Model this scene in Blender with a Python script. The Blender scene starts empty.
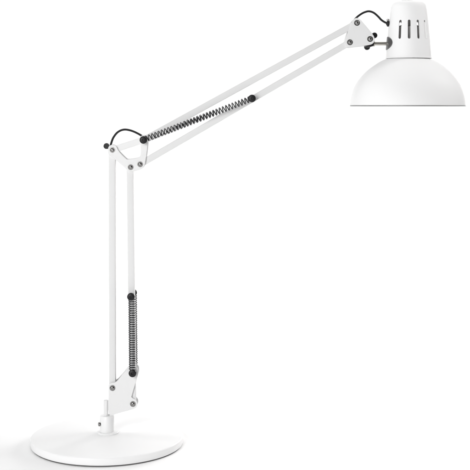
import bpy, bmesh, math
from mathutils import Vector, Matrix
R = math.radians
scene = bpy.context.scene
C = scene.collection

# ------------------------------------------------------------------ measures
S = 668.0            # photo pixels per metre at the lamp's own distance
D = 1.75             # camera distance
EYE = 0.5037         # eye height (level with the shade's rim)
def P(px, py, y=0.0):
    """photo measurement -> metres, for a thing at depth y"""
    k = (1 + y / D) / S
    return Vector(((px - 235) * k, y, EYE + (106 - py) * k))
YF = -0.012          # depth of the front side plates and bolts

# ------------------------------------------------------------------ materials
def mat(name, base, rough=0.4, metal=0.0, coat=0.0, bump=0.0, bscale=400, var=0.0, spec=0.5):
    m = bpy.data.materials.new(name); m.use_nodes = True
    n = m.node_tree.nodes; l = m.node_tree.links
    b = n['Principled BSDF']
    b.inputs['Base Color'].default_value = (*base, 1)
    b.inputs['Roughness'].default_value = rough
    b.inputs['Metallic'].default_value = metal
    b.inputs['Coat Weight'].default_value = coat
    b.inputs['Coat Roughness'].default_value = 0.12
    b.inputs['Specular IOR Level'].default_value = spec
    tc = n.new('ShaderNodeTexCoord')
    if bump or var:
        t = n.new('ShaderNodeTexNoise'); t.inputs['Scale'].default_value = bscale
        t.inputs['Detail'].default_value = 4
        l.new(tc.outputs['Object'], t.inputs['Vector'])
    if bump:
        bp = n.new('ShaderNodeBump'); bp.inputs['Strength'].default_value = bump
        bp.inputs['Distance'].default_value = 0.0003
        l.new(t.outputs['Fac'], bp.inputs['Height']); l.new(bp.outputs['Normal'], b.inputs['Normal'])
    if var:
        t2 = n.new('ShaderNodeTexNoise'); t2.inputs['Scale'].default_value = 35
        t2.inputs['Detail'].default_value = 5
        l.new(tc.outputs['Object'], t2.inputs['Vector'])
        mr = n.new('ShaderNodeMapRange')
        mr.inputs['To Min'].default_value = max(0.02, rough - var)
        mr.inputs['To Max'].default_value = min(1, rough + var)
        l.new(t2.outputs['Fac'], mr.inputs['Value']); l.new(mr.outputs['Result'], b.inputs['Roughness'])
    return m

M_SHADE = mat('white_gloss_enamel', (0.90, 0.90, 0.90), 0.55, bump=0.02, bscale=500, var=0.04, spec=0.22)
M_BASE = mat('white_powder_coat', (0.885, 0.885, 0.885), 0.38, bump=0.08, bscale=900, var=0.05)
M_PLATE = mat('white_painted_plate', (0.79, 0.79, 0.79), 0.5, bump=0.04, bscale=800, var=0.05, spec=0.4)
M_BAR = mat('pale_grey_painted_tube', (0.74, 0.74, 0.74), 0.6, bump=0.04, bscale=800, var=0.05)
M_STEEL = mat('polished_steel', (0.28, 0.275, 0.27), 0.22, metal=1.0, var=0.08)
M_NICKEL = mat('satin_nickel_rod', (0.50, 0.48, 0.44), 0.30, metal=1.0, var=0.08)
M_DARKMETAL = mat('grey_metal', (0.16, 0.16, 0.16), 0.38, metal=0.7, var=0.08)
M_SPRING = mat('black_oxide_wire', (0.04, 0.04, 0.043), 0.3, metal=0.8, var=0.08)
M_BLACK = mat('black_plastic', (0.010, 0.010, 0.011), 0.45, bump=0.1, bscale=700, var=0.08, spec=0.3)
M_CABLE = mat('black_cable_rubber', (0.009, 0.009, 0.010), 0.5, bump=0.1, bscale=900, spec=0.3)
M_RIM = mat('grey_rim', (0.30, 0.30, 0.30), 0.45, metal=0.3)  # plain grey for the thin ring along the shade's lower edge
M_PAD = mat('grey_felt_pad', (0.12, 0.12, 0.12), 0.9, bump=0.4, bscale=1500, spec=0.1)
M_SOCKET = mat('grey_lamp_socket', (0.62, 0.61, 0.60), 0.5)
M_PAPER = mat('white_seamless_paper', (0.93, 0.93, 0.93), 0.9, spec=0.05, bump=0.02, bscale=300)

# ------------------------------------------------------------------ helpers
def link(name, bm, m, parent=None, smooth=35, label=None):
    bmesh.ops.recalc_face_normals(bm, faces=bm.faces)
    me = bpy.data.meshes.new(name); bm.to_mesh(me); bm.free()
    me.materials.append(m)
    o = bpy.data.objects.new(name, me); C.objects.link(o)
    if parent: o.parent = parent
    if label: o['label'] = label
    if smooth is not None:
        me.shade_smooth()
        try: me.set_sharp_from_angle(angle=R(smooth))
        except Exception: pass
    return o

def frame(axis):
    w = axis.normalized()
    u = w.cross(Vector((0, 0, 1)))
    if u.length < 1e-4: u = w.cross(Vector((1, 0, 0)))
    u.normalize(); v = w.cross(u); return u, v, w

def lathe(bm, o, axis, prof, n=64):
    """profile [(radius, distance along axis)], radius 0 closes with a point"""
    u, v, w = frame(axis); rings = []
    for r, t in prof:
        if r < 1e-7: rings.append([bm.verts.new(o + w * t)])
        else: rings.append([bm.verts.new(o + w * t + (u * math.cos(a) + v * math.sin(a)) * r)
                            for a in [2 * math.pi * i / n for i in range(n)]])
    for a, b in zip(rings, rings[1:]):
        for i in range(n):
            j = (i + 1) % n
            if len(a) == 1 and len(b) == 1: continue
            if len(a) == 1: bm.faces.new((a[0], b[i], b[j]))
            elif len(b) == 1: bm.faces.new((a[i], a[j], b[0]))
            else: bm.faces.new((a[i], a[j], b[j], b[i]))
    return bm

def tube(bm, pts, r, n=10):
    rings = []; u = None
    for i, p in enumerate(pts):
        t = (pts[min(i + 1, len(pts) - 1)] - pts[max(i - 1, 0)]).normalized()
        if u is None: u = frame(t)[0]
        u = (u - t * u.dot(t)).normalized(); v = t.cross(u)
        rings.append([bm.verts.new(p + (u * math.cos(a) + v * math.sin(a)) * r)
                      for a in [2 * math.pi * k / n for k in range(n)]])
    for a, b in zip(rings, rings[1:]):
        for k in range(n): bm.faces.new((a[k], a[(k + 1) % n], b[(k + 1) % n], b[k]))
    bm.faces.new(rings[0][::-1]); bm.faces.new(rings[-1])
    return bm

def spline(pts, sub=10):
    out = []
    for i in range(len(pts) - 1):
        p0 = pts[max(i - 1, 0)]; p1 = pts[i]; p2 = pts[i + 1]; p3 = pts[min(i + 2, len(pts) - 1)]
        for k in range(sub):
            t = k / sub
            out.append(0.5 * ((2 * p1) + (p2 - p0) * t + (2 * p0 - 5 * p1 + 4 * p2 - p3) * t * t
                              + (3 * p1 - p0 - 3 * p2 + p3) * t ** 3))
    out.append(pts[-1].copy()); return out

def chaikin(pts, it=2):
    for _ in range(it):
        q = []
        for i in range(len(pts)):
            a, b = pts[i], pts[(i + 1) % len(pts)]
            q += [a * .78 + b * .22, a * .22 + b * .78]
        pts = q
    return pts

def prism_xz(bm, outline, y0, y1, bev=0.0004):
    """outline of Vectors in the x-z plane, thickness y0..y1, eased edges"""
    n = len(outline)
    def shrink(d):
        out = []
        area = sum(outline[i].x * outline[(i + 1) % n].z - outline[(i + 1) % n].x * outline[i].z for i in range(n))
        s = 1 if area > 0 else -1
        for i in range(n):
            t = (outline[(i + 1) % n] - outline[i - 1]).normalized()
            out.append(outline[i] + Vector((-t.z, 0, t.x)) * d * s)
        return out
    inn = shrink(bev)
    rings = []
    for y, o in ((y0, inn), (y0 + bev, outline), (y1 - bev, outline), (y1, inn)):
        rings.append([bm.verts.new((p.x, y, p.z)) for p in o])
    for a, b in zip(rings, rings[1:]):
        for i in range(n): bm.faces.new((a[i], a[(i + 1) % n], b[(i + 1) % n], b[i]))
    bm.faces.new(rings[0][::-1]); bm.faces.new(rings[-1])
    return bm

def bar(bm, a, b, w, dep, yc=0.0, over=0.004, bev=0.0009):
    """square tube from pivot a to pivot b in the x-z plane, with rounded corners along its length"""
    d = Vector((b.x - a.x, 0, b.z - a.z)).normalized(); s = Vector((-d.z, 0, d.x))
    a2 = Vector((a.x, yc, a.z)) - d * over; b2 = Vector((b.x, yc, b.z)) + d * over
    sec = []
    for cx, cy, a0 in ((w / 2 - bev, dep / 2 - bev, 0), (-w / 2 + bev, dep / 2 - bev, 90),
                       (-w / 2 + bev, -dep / 2 + bev, 180), (w / 2 - bev, -dep / 2 + bev, 270)):
        for k in range(5):
            t = R(a0 + 22.5 * k); sec.append((cx + bev * math.cos(t), cy + bev * math.sin(t)))
    ra = [bm.verts.new(a2 + s * x + Vector((0, y, 0))) for x, y in sec]
    rb = [bm.verts.new(b2 + s * x + Vector((0, y, 0))) for x, y in sec]
    n = len(sec)
    for i in range(n): bm.faces.new((ra[i], ra[(i + 1) % n], rb[(i + 1) % n], rb[i]))
    bm.faces.new(ra[::-1]); bm.faces.new(rb)
    return bm

def evaluate(o):
    dg = bpy.context.evaluated_depsgraph_get()
    me = bpy.data.meshes.new_from_object(o.evaluated_get(dg))
    o.modifiers.clear(); o.data = me
    me.shade_smooth()
    try: me.set_sharp_from_angle(angle=R(35))
    except Exception: pass

PX = 1 / S
YAX = Vector((0, 1, 0))

# ------------------------------------------------------------------ the lamp
lamp = bpy.data.objects.new('desk_lamp', None); C.objects.link(lamp)
BX = P(107.9, 0).x
lamp.location = (BX, 0, 0); lamp.empty_display_size = 0.1
lamp['label'] = 'white balanced arm desk lamp with dome shade, black springs and round base'
lamp['category'] = 'desk lamp'
def part(name, bm, m, parent=None, **k):
    o = link(name, bm, m, **k)
    o.parent = parent or lamp
    o.matrix_parent_inverse = Matrix.Translation(-Vector((BX, 0, 0))) if parent is None else Matrix.Identity(4)
    return o

# base disc
BY = -0.008; RB = 0.1128; ZT = 0.0138
bm = bmesh.new()
prof = [(0, 0.0018), (RB - 0.0012, 0.0018), (RB - 0.0004, 0.0023), (RB, 0.0032)]
for k in range(9):
    t = R(90 * k / 8); prof.append((RB - 0.0020 + 0.0020 * math.cos(t), ZT - 0.0028 + 0.0020 * math.sin(t)))
prof += [(RB - 0.03, ZT - 0.0004), (0.05, ZT - 0.0001), (0.02, ZT), (0, ZT)]
lathe(bm, Vector((BX, BY, 0)), Vector((0, 0, 1)), prof, 192)
base = part('base', bm, M_BASE)
bm = bmesh.new()
lathe(bm, Vector((BX, BY, 0)), Vector((0, 0, 1)), [(0, 0.0001), (RB - 0.0022, 0.0001), (RB - 0.0020, 0.0006), (RB - 0.0020, 0.0019), (0, 0.0019)], 160)
part('base_pad', bm, M_PAD, base)

# collar, flange, pin
CX = P(106.9, 0).x; CY = 0.003
bm = bmesh.new()
lathe(bm, Vector((P(107.8, 0).x, CY, 0)), Vector((0, 0, 1)),
      [(0, ZT - .0002), (0.0158, ZT - .0002), (0.0162, ZT + .0006), (0.0162, ZT + 0.0016), (0.0155, ZT + 0.0024), (0, ZT + 0.0025)], 72)
part('flange', bm, M_BASE)
bm = bmesh.new()
zc0, zc1 = ZT + 0.0024, P(0, 415.6).z
lathe(bm, Vector((CX, CY, 0)), Vector((0, 0, 1)),
      [(0, zc0), (0.0106, zc0), (0.0106, zc1 - 0.0012), (0.0102, zc1 - 0.0003), (0.0094, zc1), (0.0048, zc1), (0.0045, zc1 - 0.004), (0, zc1 - 0.004)], 64)
collar = part('collar', bm, M_BASE)
bm = bmesh.new()
sd = Vector((-0.93, -0.36, 0)).normalized()
so = Vector((CX, CY, P(0, 424).z)) + sd * 0.0100
lathe(bm, so, sd, [(0, 0), (0.0030, 0), (0.0030, 0.0028), (0.0026, 0.0034), (0.0014, 0.0034), (0.0012, 0.0020), (0, 0.0020)], 24)
part('set_screw', bm, M_STEEL, collar)
bm = bmesh.new()
pz1 = P(0, 400).z
lathe(bm, Vector((P(105.9, 0).x, CY - 0.003, 0)), Vector((0, 0, 1)),
      [(0, zc1 - 0.0045), (0.0034, zc1 - 0.0045), (0.0034, pz1 - 0.0007), (0.0028, pz1), (0, pz1)], 32)
part('pin', bm, M_PLATE)

# side plates -------------------------------------------------------------
def outline(pts, y=YF, it=2): return chaikin([Vector((P(a, b, y).x, 0, P(a, b, y).z)) for a, b in pts], it)
bolt_mesh = None
def bolt(x, z, side, parent, r=0.0038):
    """domed cap screw with a washer, axis across the arm"""
    bm = bmesh.new()
    o = Vector((x, -0.0093 * side * 1.0, z)); ax = Vector((0, -side, 0))
    lathe(bm, o, ax, [(0, 0), (r * 1.12, 0), (r * 1.15, .0002), (r * 1.12, .0006), (r * .88, .0006)] +
          [(r * .86 * math.cos(R(a)), .0008 + .0022 * math.sin(R(a))) for a in (0, 15, 30, 45, 60)] +
          [(r * .30, .0028), (r * .26, .0014), (0, .0014)], 28)
    return part('bolt', bm, M_STEEL, parent)

def plates(pts, bolts, kind):
    for side in (1, -1):
        bm = bmesh.new()
        ys = sorted((-0.0095 * side, -0.0077 * side))
        prism_xz(bm, outline(pts), ys[0], ys[1])
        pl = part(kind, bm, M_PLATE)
        # parts use their own inverse, so sub-parts ride along without offset
        for (a, b) in bolts:
            p = P(a, b, YF); bolt(p.x, p.z, side, pl)

LOW = [(108.3, 388), (108.6, 384.8), (112, 382.9), (115.6, 382.9), (122, 375.4), (128, 368), (130.5, 366.4), (134.5, 366.2),
       (137.9, 368.8), (138.2, 373.5), (136.9, 378), (134.6, 386), (131.6, 396.2), (131.2, 397.6), (132.4, 398.6), (135.6, 400.2), (137.4, 403.6),
       (136.8, 407.4), (133.8, 409.4), (126, 411.6), (117, 414), (113.2, 415.2), (108.3, 415.2), (108.3, 405)]
ELB = [(107.6, 150.5), (108.3, 146.4), (112, 144.5), (116.1, 146.1), (118, 150.8), (122.5, 155.6), (125.4, 158.4), (126.6, 159.4), (128, 159.4), (133, 158.8),
       (137.8, 157.8), (140.2, 156.6), (140.8, 153), (140.7, 146), (139.6, 139.5), (141, 135.4), (145.5, 135), (147.8, 139.5), (147.1, 149),
       (145.9, 158), (144.6, 165.5), (141.3, 169.4), (134.5, 171.4), (129.5, 171.7), (126.5, 169.6), (120, 163.5), (113, 158), (108.6, 155.4)]
HEAD = [(353.2, 19.2), (357, 17.4), (361, 19.4), (366, 25.6), (370.5, 31), (374.3, 36), (375.2, 40), (373.2, 43.8), (368, 45.3),
        (357, 46.4), (349, 47.6), (345.4, 46), (344.6, 42), (346, 37.5), (348.3, 31), (350.6, 24)]
plates(LOW, [(112.3, 388.5), (132.7, 404.5)], 'base_bracket')
plates(ELB, [(112.2, 150.1), (130.5, 167.3), (140, 164.4)], 'elbow_plate')
plates(HEAD, [(357.2, 22.8), (350.1, 42.2), (370.3, 38.9)], 'head_bracket')
# block between the lower plates, carrying the pin
bm = bmesh.new()
prism_xz(bm, outline([(108.6, 396), (113, 393), (122, 398), (122, 409), (113, 411.5), (108.6, 411.5)], 0), -0.0076, 0.0076)
part('spacer_block', bm, M_PLATE)

# arm tubes ----------------------------------------------------------------
def Q(a, b): p = P(a, b, YF); return Vector((p.x, 0, p.z))
W = 0.0096
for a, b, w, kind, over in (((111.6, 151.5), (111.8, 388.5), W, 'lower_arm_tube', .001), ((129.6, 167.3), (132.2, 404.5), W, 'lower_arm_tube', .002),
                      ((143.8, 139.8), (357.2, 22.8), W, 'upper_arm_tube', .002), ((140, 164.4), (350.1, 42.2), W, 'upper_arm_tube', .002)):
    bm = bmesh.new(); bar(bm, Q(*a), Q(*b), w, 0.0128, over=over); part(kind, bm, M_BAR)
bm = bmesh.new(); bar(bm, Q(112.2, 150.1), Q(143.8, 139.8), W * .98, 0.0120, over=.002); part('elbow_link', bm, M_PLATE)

# springs and their black end knobs ------------------------------------------
def spring(a, b, turns, kind, r=0.0044, dep=0.0152):
    A, B = Q(*a), Q(*b)
    for side in (1, -1):
        y = -dep * side
        bm = bmesh.new()
        d = (B - A); L = d.length; d.normalize(); s = Vector((-d.z, 0, d.x))
        e = 0.0045; pts = []
        n = turns * 16; ph = 0 if side > 0 else 0.0
        pts += [A + Vector((0, y, 0)), A + d * e * .6 + Vector((0, y, 0)) + s * r * .5]
        for i in range(n + 1):
            t = i / n; an = 2 * math.pi * turns * t + ph
            pts.append(A + d * (e + (L - 2 * e) * t) + Vector((0, y, 0)) + s * r * math.cos(an) + YAX * r * math.sin(an) * side)
        pts += [B - d * e * .6 + Vector((0, y, 0)) + s * r * .5, B + Vector((0, y, 0))]
        tube(bm, pts, 0.00074, 7)
        part(kind, bm, M_SPRING)
def knob(a, b, r=0.0057, ys=0.0215):
    p = Q(a, b)
    for side in (1, -1):
        bm = bmesh.new()
        ax = Vector((0, -side, 0)); t0 = 0.0085; t1 = ys
        lathe(bm, Vector((p.x, 0, p.z)), ax, [(0, t0), (r * .45, t0), (r * .45, 0.0185 - .0022), (r * .9, .0165), (r, .0172), (r, t1 - .0016),
              (r * .93, t1 - .0006), (r * .78, t1), (r * .34, t1 + .0002), (r * .28, t1 - .0012), (0, t1 - .0012)], 40)
        part('spring_knob', bm, M_BLACK)
spring((143.8, 139.8), (252, 98.5), 32, 'upper_spring')
spring((132.0, 296), (132.7, 372.2), 31, 'lower_spring', r=0.0046, dep=0.0162)
for a, b in ((143.8, 139.8), (252, 98.5), (131.4, 296), (132.9, 372.2)): knob(a, b)

# wing nuts behind the elbow and head plates --------------------------------
def wing(cx, cy, dx, dy):
    y = 0.017
    c = P(cx, cy, y); dirv = Vector((dx, 0, -dy)) * PX
    bm = bmesh.new()
    lathe(bm, Vector((c.x, 0.0094, c.z)), YAX, [(0, 0), (.0042, 0), (.0042, .0060), (.0036, .0085), (0, .0088)], 24)
    tube(bm, [c - dirv * .98, c - dirv * .5, c, c + dirv * .5, c + dirv * .98], 0.0027, 12)
    for s in (-1, 1):
        o = c + dirv * s
        r = .0044
        lathe(bm, o - YAX * .0035, YAX, [(0, 0), (r * .8, 0), (r, .0012), (r, .0050), (r * .8, .0066), (0, .007)], 28)
    part('wing_nut', bm, M_BLACK)
wing(112.4, 150.0, -5.9, -4.0)
wing(370.7, 41.3, -3.7, 5.9)

# cables ---------------------------------------------------------------------
def cable(pts, r=0.00158):
    bm = bmesh.new(); tube(bm, spline([P(a, b, y) for a, b, y in pts], 8), r, 10); part('cable', bm, M_CABLE)
cable([(110.2, 152, .003), (110.4, 147.5, .003), (111.3, 143, .002), (113.6, 137.2, .0), (118, 132, -.001), (124, 129.6, -.001), (131, 130.6, -.001), (138, 133.6, -.001), (143.5, 137, 0)])
cable([(351, 24, 0), (355.5, 18.6, 0), (359.4, 15.2, 0), (364, 12.5, 0), (368.8, 11.3, 0), (373.6, 12.7, 0), (378, 16.4, 0), (381.8, 20.3, 0), (386.3, 22.9, 0), (390, 23.4, 0)])

# lamp housing ---------------------------------------------------------------
HX = P(408.9, 0).x
def zz(py): return P(0, py).z
bm = bmesh.new()
hp = [(23.1, 58.5), (23.1, 57.8), (22.7, 57.0), (22.4, 52), (21.7, 44), (20.9, 35), (19.9, 24), (18.8, 15), (17.9, 8.8), (17.2, 5.8), (15.9, 3.7), (14, 2.4), (11, 1.6), (6, 1.25), (0, 1.2)]
# smooth the profile
def smooth_prof(p, it=2):
    for _ in range(it):
        q = [p[0]]
        for a, b in zip(p, p[1:]):
            q += [(a[0] * .75 + b[0] * .25, a[1] * .75 + b[1] * .25), (a[0] * .25 + b[0] * .75, a[1] * .25 + b[1] * .75)]
        q.append(p[-1]); p = q
    return p
outer = [(r * PX, zz(y)) for r, y in smooth_prof(hp, 2)]
outer[-1] = (0, outer[-1][1])
th = 0.0013
inner = [(max(r - th, 0), z - (th if r < 0.022 else 0.0) * (1 if z > zz(12) else 0)) for r, z in outer]
inner[0] = (outer[0][0] - th, outer[0][1]); inner[-1] = (0, outer[-1][1] - th)
prof = outer[::-1] + inner
lathe(bm, Vector((HX, 0, 0)), Vector((0, 0, 1)), prof, 128)
bmesh.ops.remove_doubles(bm, verts=bm.verts, dist=1e-6)
housing = part('lamp_housing', bm, M_SHADE)
# vent slots: cut through the wall with rounded-end cutters
cb = bmesh.new()
z0, z1 = zz(39.8), zz(21.0)
hw = 0.0020
for deg in (-33.5, -7.7, 18.1, 43.9, 89, 115, 146, 172, 198, 224):
    a = R(deg)            # 0 = towards the camera
    rad = Vector((math.sin(a), -math.cos(a), 0)); tan = Vector((math.cos(a), math.sin(a), 0))
    pts = []
    for j in range(9): t = math.pi * j / 8; pts.append((hw * math.cos(t), z1 - hw + hw * math.sin(t)))
    for j in range(9): t = math.pi + math.pi * j / 8; pts.append((hw * math.cos(t), z0 + hw + hw * math.sin(t)))
    A = [cb.verts.new(Vector((HX, 0, 0)) + rad * .022 + tan * x + Vector((0, 0, z))) for x, z in pts]
    B = [cb.verts.new(Vector((HX, 0, 0)) + rad * .040 + tan * x + Vector((0, 0, z))) for x, z in pts]
    n = len(pts)
    for i in range(n): cb.faces.new((A[i], A[(i + 1) % n], B[(i + 1) % n], B[i]))
    cb.faces.new(A[::-1]); cb.faces.new(B)
cut = link('slot_cutter', cb, M_SHADE)
hm = housing.modifiers.new('b', 'BOOLEAN'); hm.operation = 'DIFFERENCE'; hm.object = cut; hm.solver = 'EXACT'
bpy.context.view_layer.update()
pi = housing.matrix_parent_inverse.copy(); housing.parent = None; housing.matrix_world = Matrix.Identity(4)
bpy.context.view_layer.update(); evaluate(housing)
housing.parent = lamp; housing.matrix_parent_inverse = pi
bpy.data.objects.remove(cut, do_unlink=True)

# socket seen through the slots
bm = bmesh.new()
lathe(bm, Vector((HX, 0, 0)), Vector((0, 0, 1)), [(0, zz(4)), (.011, zz(4)), (.0110, zz(8)), (.0110, zz(25)), (.0195, zz(27)), (.0195, zz(50)), (.0185, zz(52)), (0, zz(52))], 48)
part('lamp_socket', bm, M_SOCKET, housing)
# push switch on top
bm = bmesh.new()
lathe(bm, Vector((P(407.0, 0).x, 0, 0)), Vector((0, 0, 1)), [(0, zz(1.6)), (.0092, zz(1.6)), (.0092, zz(.8)), (.0082, zz(.3)), (.0074, zz(.3)), (.0074, zz(-4.2)), (.0064, zz(-5.2)), (0, zz(-5.4))], 40)
part('switch_button', bm, M_SHADE, housing)

# dark grey oval pad hugging the housing round the swivel rod
def rad_at(z):
    for (r0, za), (r1, zb) in zip(outer, outer[1:]):
        if za <= z <= zb: return r0 + (r1 - r0) * (z - za) / max(zb - za, 1e-9)
    return outer[0][0]
bm = bmesh.new()
zc = zz(43.4); hz = 6.7 * PX; ha = R(34); N = 14; grid = {}
cen = math.pi
rings = []
for off in (0.0012, -0.0012):
    g = []
    for i in range(0, N + 1):
        f = i / N; ring = []
        for k in range(48):
            t = 2 * math.pi * k / 48
            # half-ellipse in the projected view: x reach grows towards the front
            zf = math.sin(t) * f; af = math.cos(t) * f
            z = zc + hz * zf; ang = cen + ha * af
            r = rad_at(z) + (off if f < .97 else (off * .4))
            ring.append(bm.verts.new((HX + r * math.cos(ang), r * math.sin(ang), z)) if i else None)
        if i == 0:
            r = rad_at(zc) + off; c0 = bm.verts.new((HX - r, 0, zc)); ring = [c0] * 48
        g.append(ring)
    rings.append(g)
for g in rings:
    for i in range(N):
        for k in range(48):
            j = (k + 1) % 48
            if i == 0: bm.faces.new((g[0][0], g[1][k], g[1][j]))
            else: bm.faces.new((g[i][k], g[i + 1][k], g[i + 1][j], g[i][j]))
for k in range(48):
    j = (k + 1) % 48; bm.faces.new((rings[0][N][k], rings[0][N][j], rings[1][N][j], rings[1][N][k]))
part('swivel_pad', bm, M_DARKMETAL, housing)

# swivel rod
bm = bmesh.new(); XA = Vector((1, 0, 0))
ro = P(372.6, 43.6, 0)
lathe(bm, ro, XA, [(0, 0), (.0041, 0), (.0044, .0003), (.0044, .0026), (.0041, .0030), (.0027, .0032), (.0027, (388.5 - 372.6) * PX), (0, (388.5 - 372.6) * PX)], 32)
rod = part('swivel_rod', bm, M_NICKEL)
bm = bmesh.new()
prism_xz(bm, outline([(363.5, 43), (368, 40), (373, 40.5), (373.8, 43.5), (373.6, 46), (369, 47.3), (364.5, 46.8)], 0, 1), -0.0052, 0.0052)
part('pivot_block', bm, M_BLACK)
# cable entry on the housing
bm = bmesh.new()
lathe(bm, P(386.2, 23.6, 0), XA, [(0, 0), (.0022, 0), (.0030, .0010), (.0044, .0012), (.0046, .0018), (.0046, .0036), (.0040, .0040), (.0040, .0085), (0, .0085)], 32)
gr = part('cable_grommet', bm, M_BLACK, housing)
bm = bmesh.new()
lathe(bm, P(388.0, 20.6, 0), Vector((0, 0, 1)), [(0, 0), (.0018, 0), (.0018, .0020), (.0013, .0026), (0, .0027)], 20)
part('grommet_screw', bm, M_STEEL, housing)

# dome shade -------------------------------------------------------------------
SX = P(408.0, 0).x
dp = [(57.6, 105.2), (57.3, 101), (56.3, 95), (53.9, 87.6), (50.2, 81), (45.4, 75.2), (40.6, 70.4), (35.6, 66.6), (28.5, 61.9), (22.6, 59.1), (16, 57.4), (12, 57.0)]
dpo = [(r * PX, zz(y)) for r, y in smooth_prof(dp, 2)]
bm = bmesh.new(); th = .0011
inn = [(r - th * .8, z - th * .7 * (1 - min(1, (r / (57.6 * PX)) ** 6))) for r, z in dpo]
prof = dpo + inn[::-1] + [dpo[0]]
u = lathe(bm, Vector((SX, 0, 0)), Vector((0, 0, 1)), prof, 160)
bmesh.ops.remove_doubles(bm, verts=bm.verts, dist=1e-6)
shade = part('shade', bm, M_SHADE)
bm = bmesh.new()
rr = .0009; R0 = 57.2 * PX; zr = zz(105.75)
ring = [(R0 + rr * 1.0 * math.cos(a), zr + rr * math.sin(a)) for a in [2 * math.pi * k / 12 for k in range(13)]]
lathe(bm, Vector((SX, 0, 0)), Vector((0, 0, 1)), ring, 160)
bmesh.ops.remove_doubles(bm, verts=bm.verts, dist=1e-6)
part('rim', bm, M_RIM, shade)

# fix sub-part transforms: children of parts share the part's frame
for o in lamp.children_recursive:
    if o.parent is not lamp: o.matrix_parent_inverse = Matrix.Identity(4)

# ------------------------------------------------------------------ white sweep
bm = bmesh.new()
pr = [(-4.0, 0)]
yk, rc = 1.7, 1.1
pr += [(yk * t, 0) for t in (-1, -.3, 0, .5)] + [(yk + rc * math.sin(R(a)), rc - rc * math.cos(R(a))) for a in range(0, 91, 5)] + [(yk + rc, 4.5)]
rows = [[bm.verts.new((x, y, z)) for x in (-6, -3, 0, 3, 6)] for y, z in pr]
for a, b in zip(rows, rows[1:]):
    for i in range(4): bm.faces.new((a[i], a[i + 1], b[i + 1], b[i]))
bd = link('backdrop', bm, M_PAPER, smooth=60)
bd['kind'] = 'structure'

# ------------------------------------------------------------------ lights
def area(name, loc, target, size, power, sy=None, col=(1, 1, 1)):
    l = bpy.data.lights.new(name, 'AREA'); l.energy = power; l.size = size; l.color = col
    if sy: l.shape = 'RECTANGLE'; l.size_y = sy
    o = bpy.data.objects.new(name, l); C.objects.link(o); o.location = loc
    o.rotation_euler = (Vector(target) - Vector(loc)).to_track_quat('-Z', 'Y').to_euler()
    return o
area('overhead_softbox', (0.0, 0.9, 2.5), (0, 0.9, 0), 3.2, 42.5)
area('front_left_softbox', (-1.08, -2.35, 0.9), (0.05, 0, 0.35), 1.3, 49)
area('back_right_low_light', (1.00, 1.60, 0.58), (BX, 0, 0.02), 0.5, 15, col=(1, .975, .965))
sh = P(408, 85); tg = Vector((P(14, 0).x, -0.06, 0))
dv = (Vector((sh.x, 0, sh.z)) - tg).normalized()
area('right_lamp', tuple(tg + dv * 2.6), tuple(tg), 0.34, 12, col=(1, .98, .97))
area('backdrop_wash_light', (-2.6, 0.9, 1.6), (0.3, 2.7, .9), 1.2, 23)
area('backdrop_wash_light', (2.6, 0.9, 1.6), (-0.1, 2.7, .7), 1.2, 27)

w = bpy.data.worlds.new('World'); scene.world = w; w.use_nodes = True
w.node_tree.nodes['Background'].inputs['Color'].default_value = (1, 1, 1, 1)
w.node_tree.nodes['Background'].inputs['Strength'].default_value = 0.02

# ------------------------------------------------------------------ camera
cd = bpy.data.cameras.new('camera'); cam = bpy.data.objects.new('camera', cd); C.objects.link(cam)
cam.location = (0, -D, EYE); cam.rotation_euler = (R(90), 0, 0)
cd.sensor_width = 36; cd.lens = S * D / 470 * 36
cd.shift_y = -(235 - 106) / 470
cd.clip_start = 0.01; cd.clip_end = 100
scene.camera = cam
scene.view_settings.view_transform = 'Standard'
scene.view_settings.look = 'None'
scene.view_settings.exposure = 0
scene.view_settings.gamma = 1
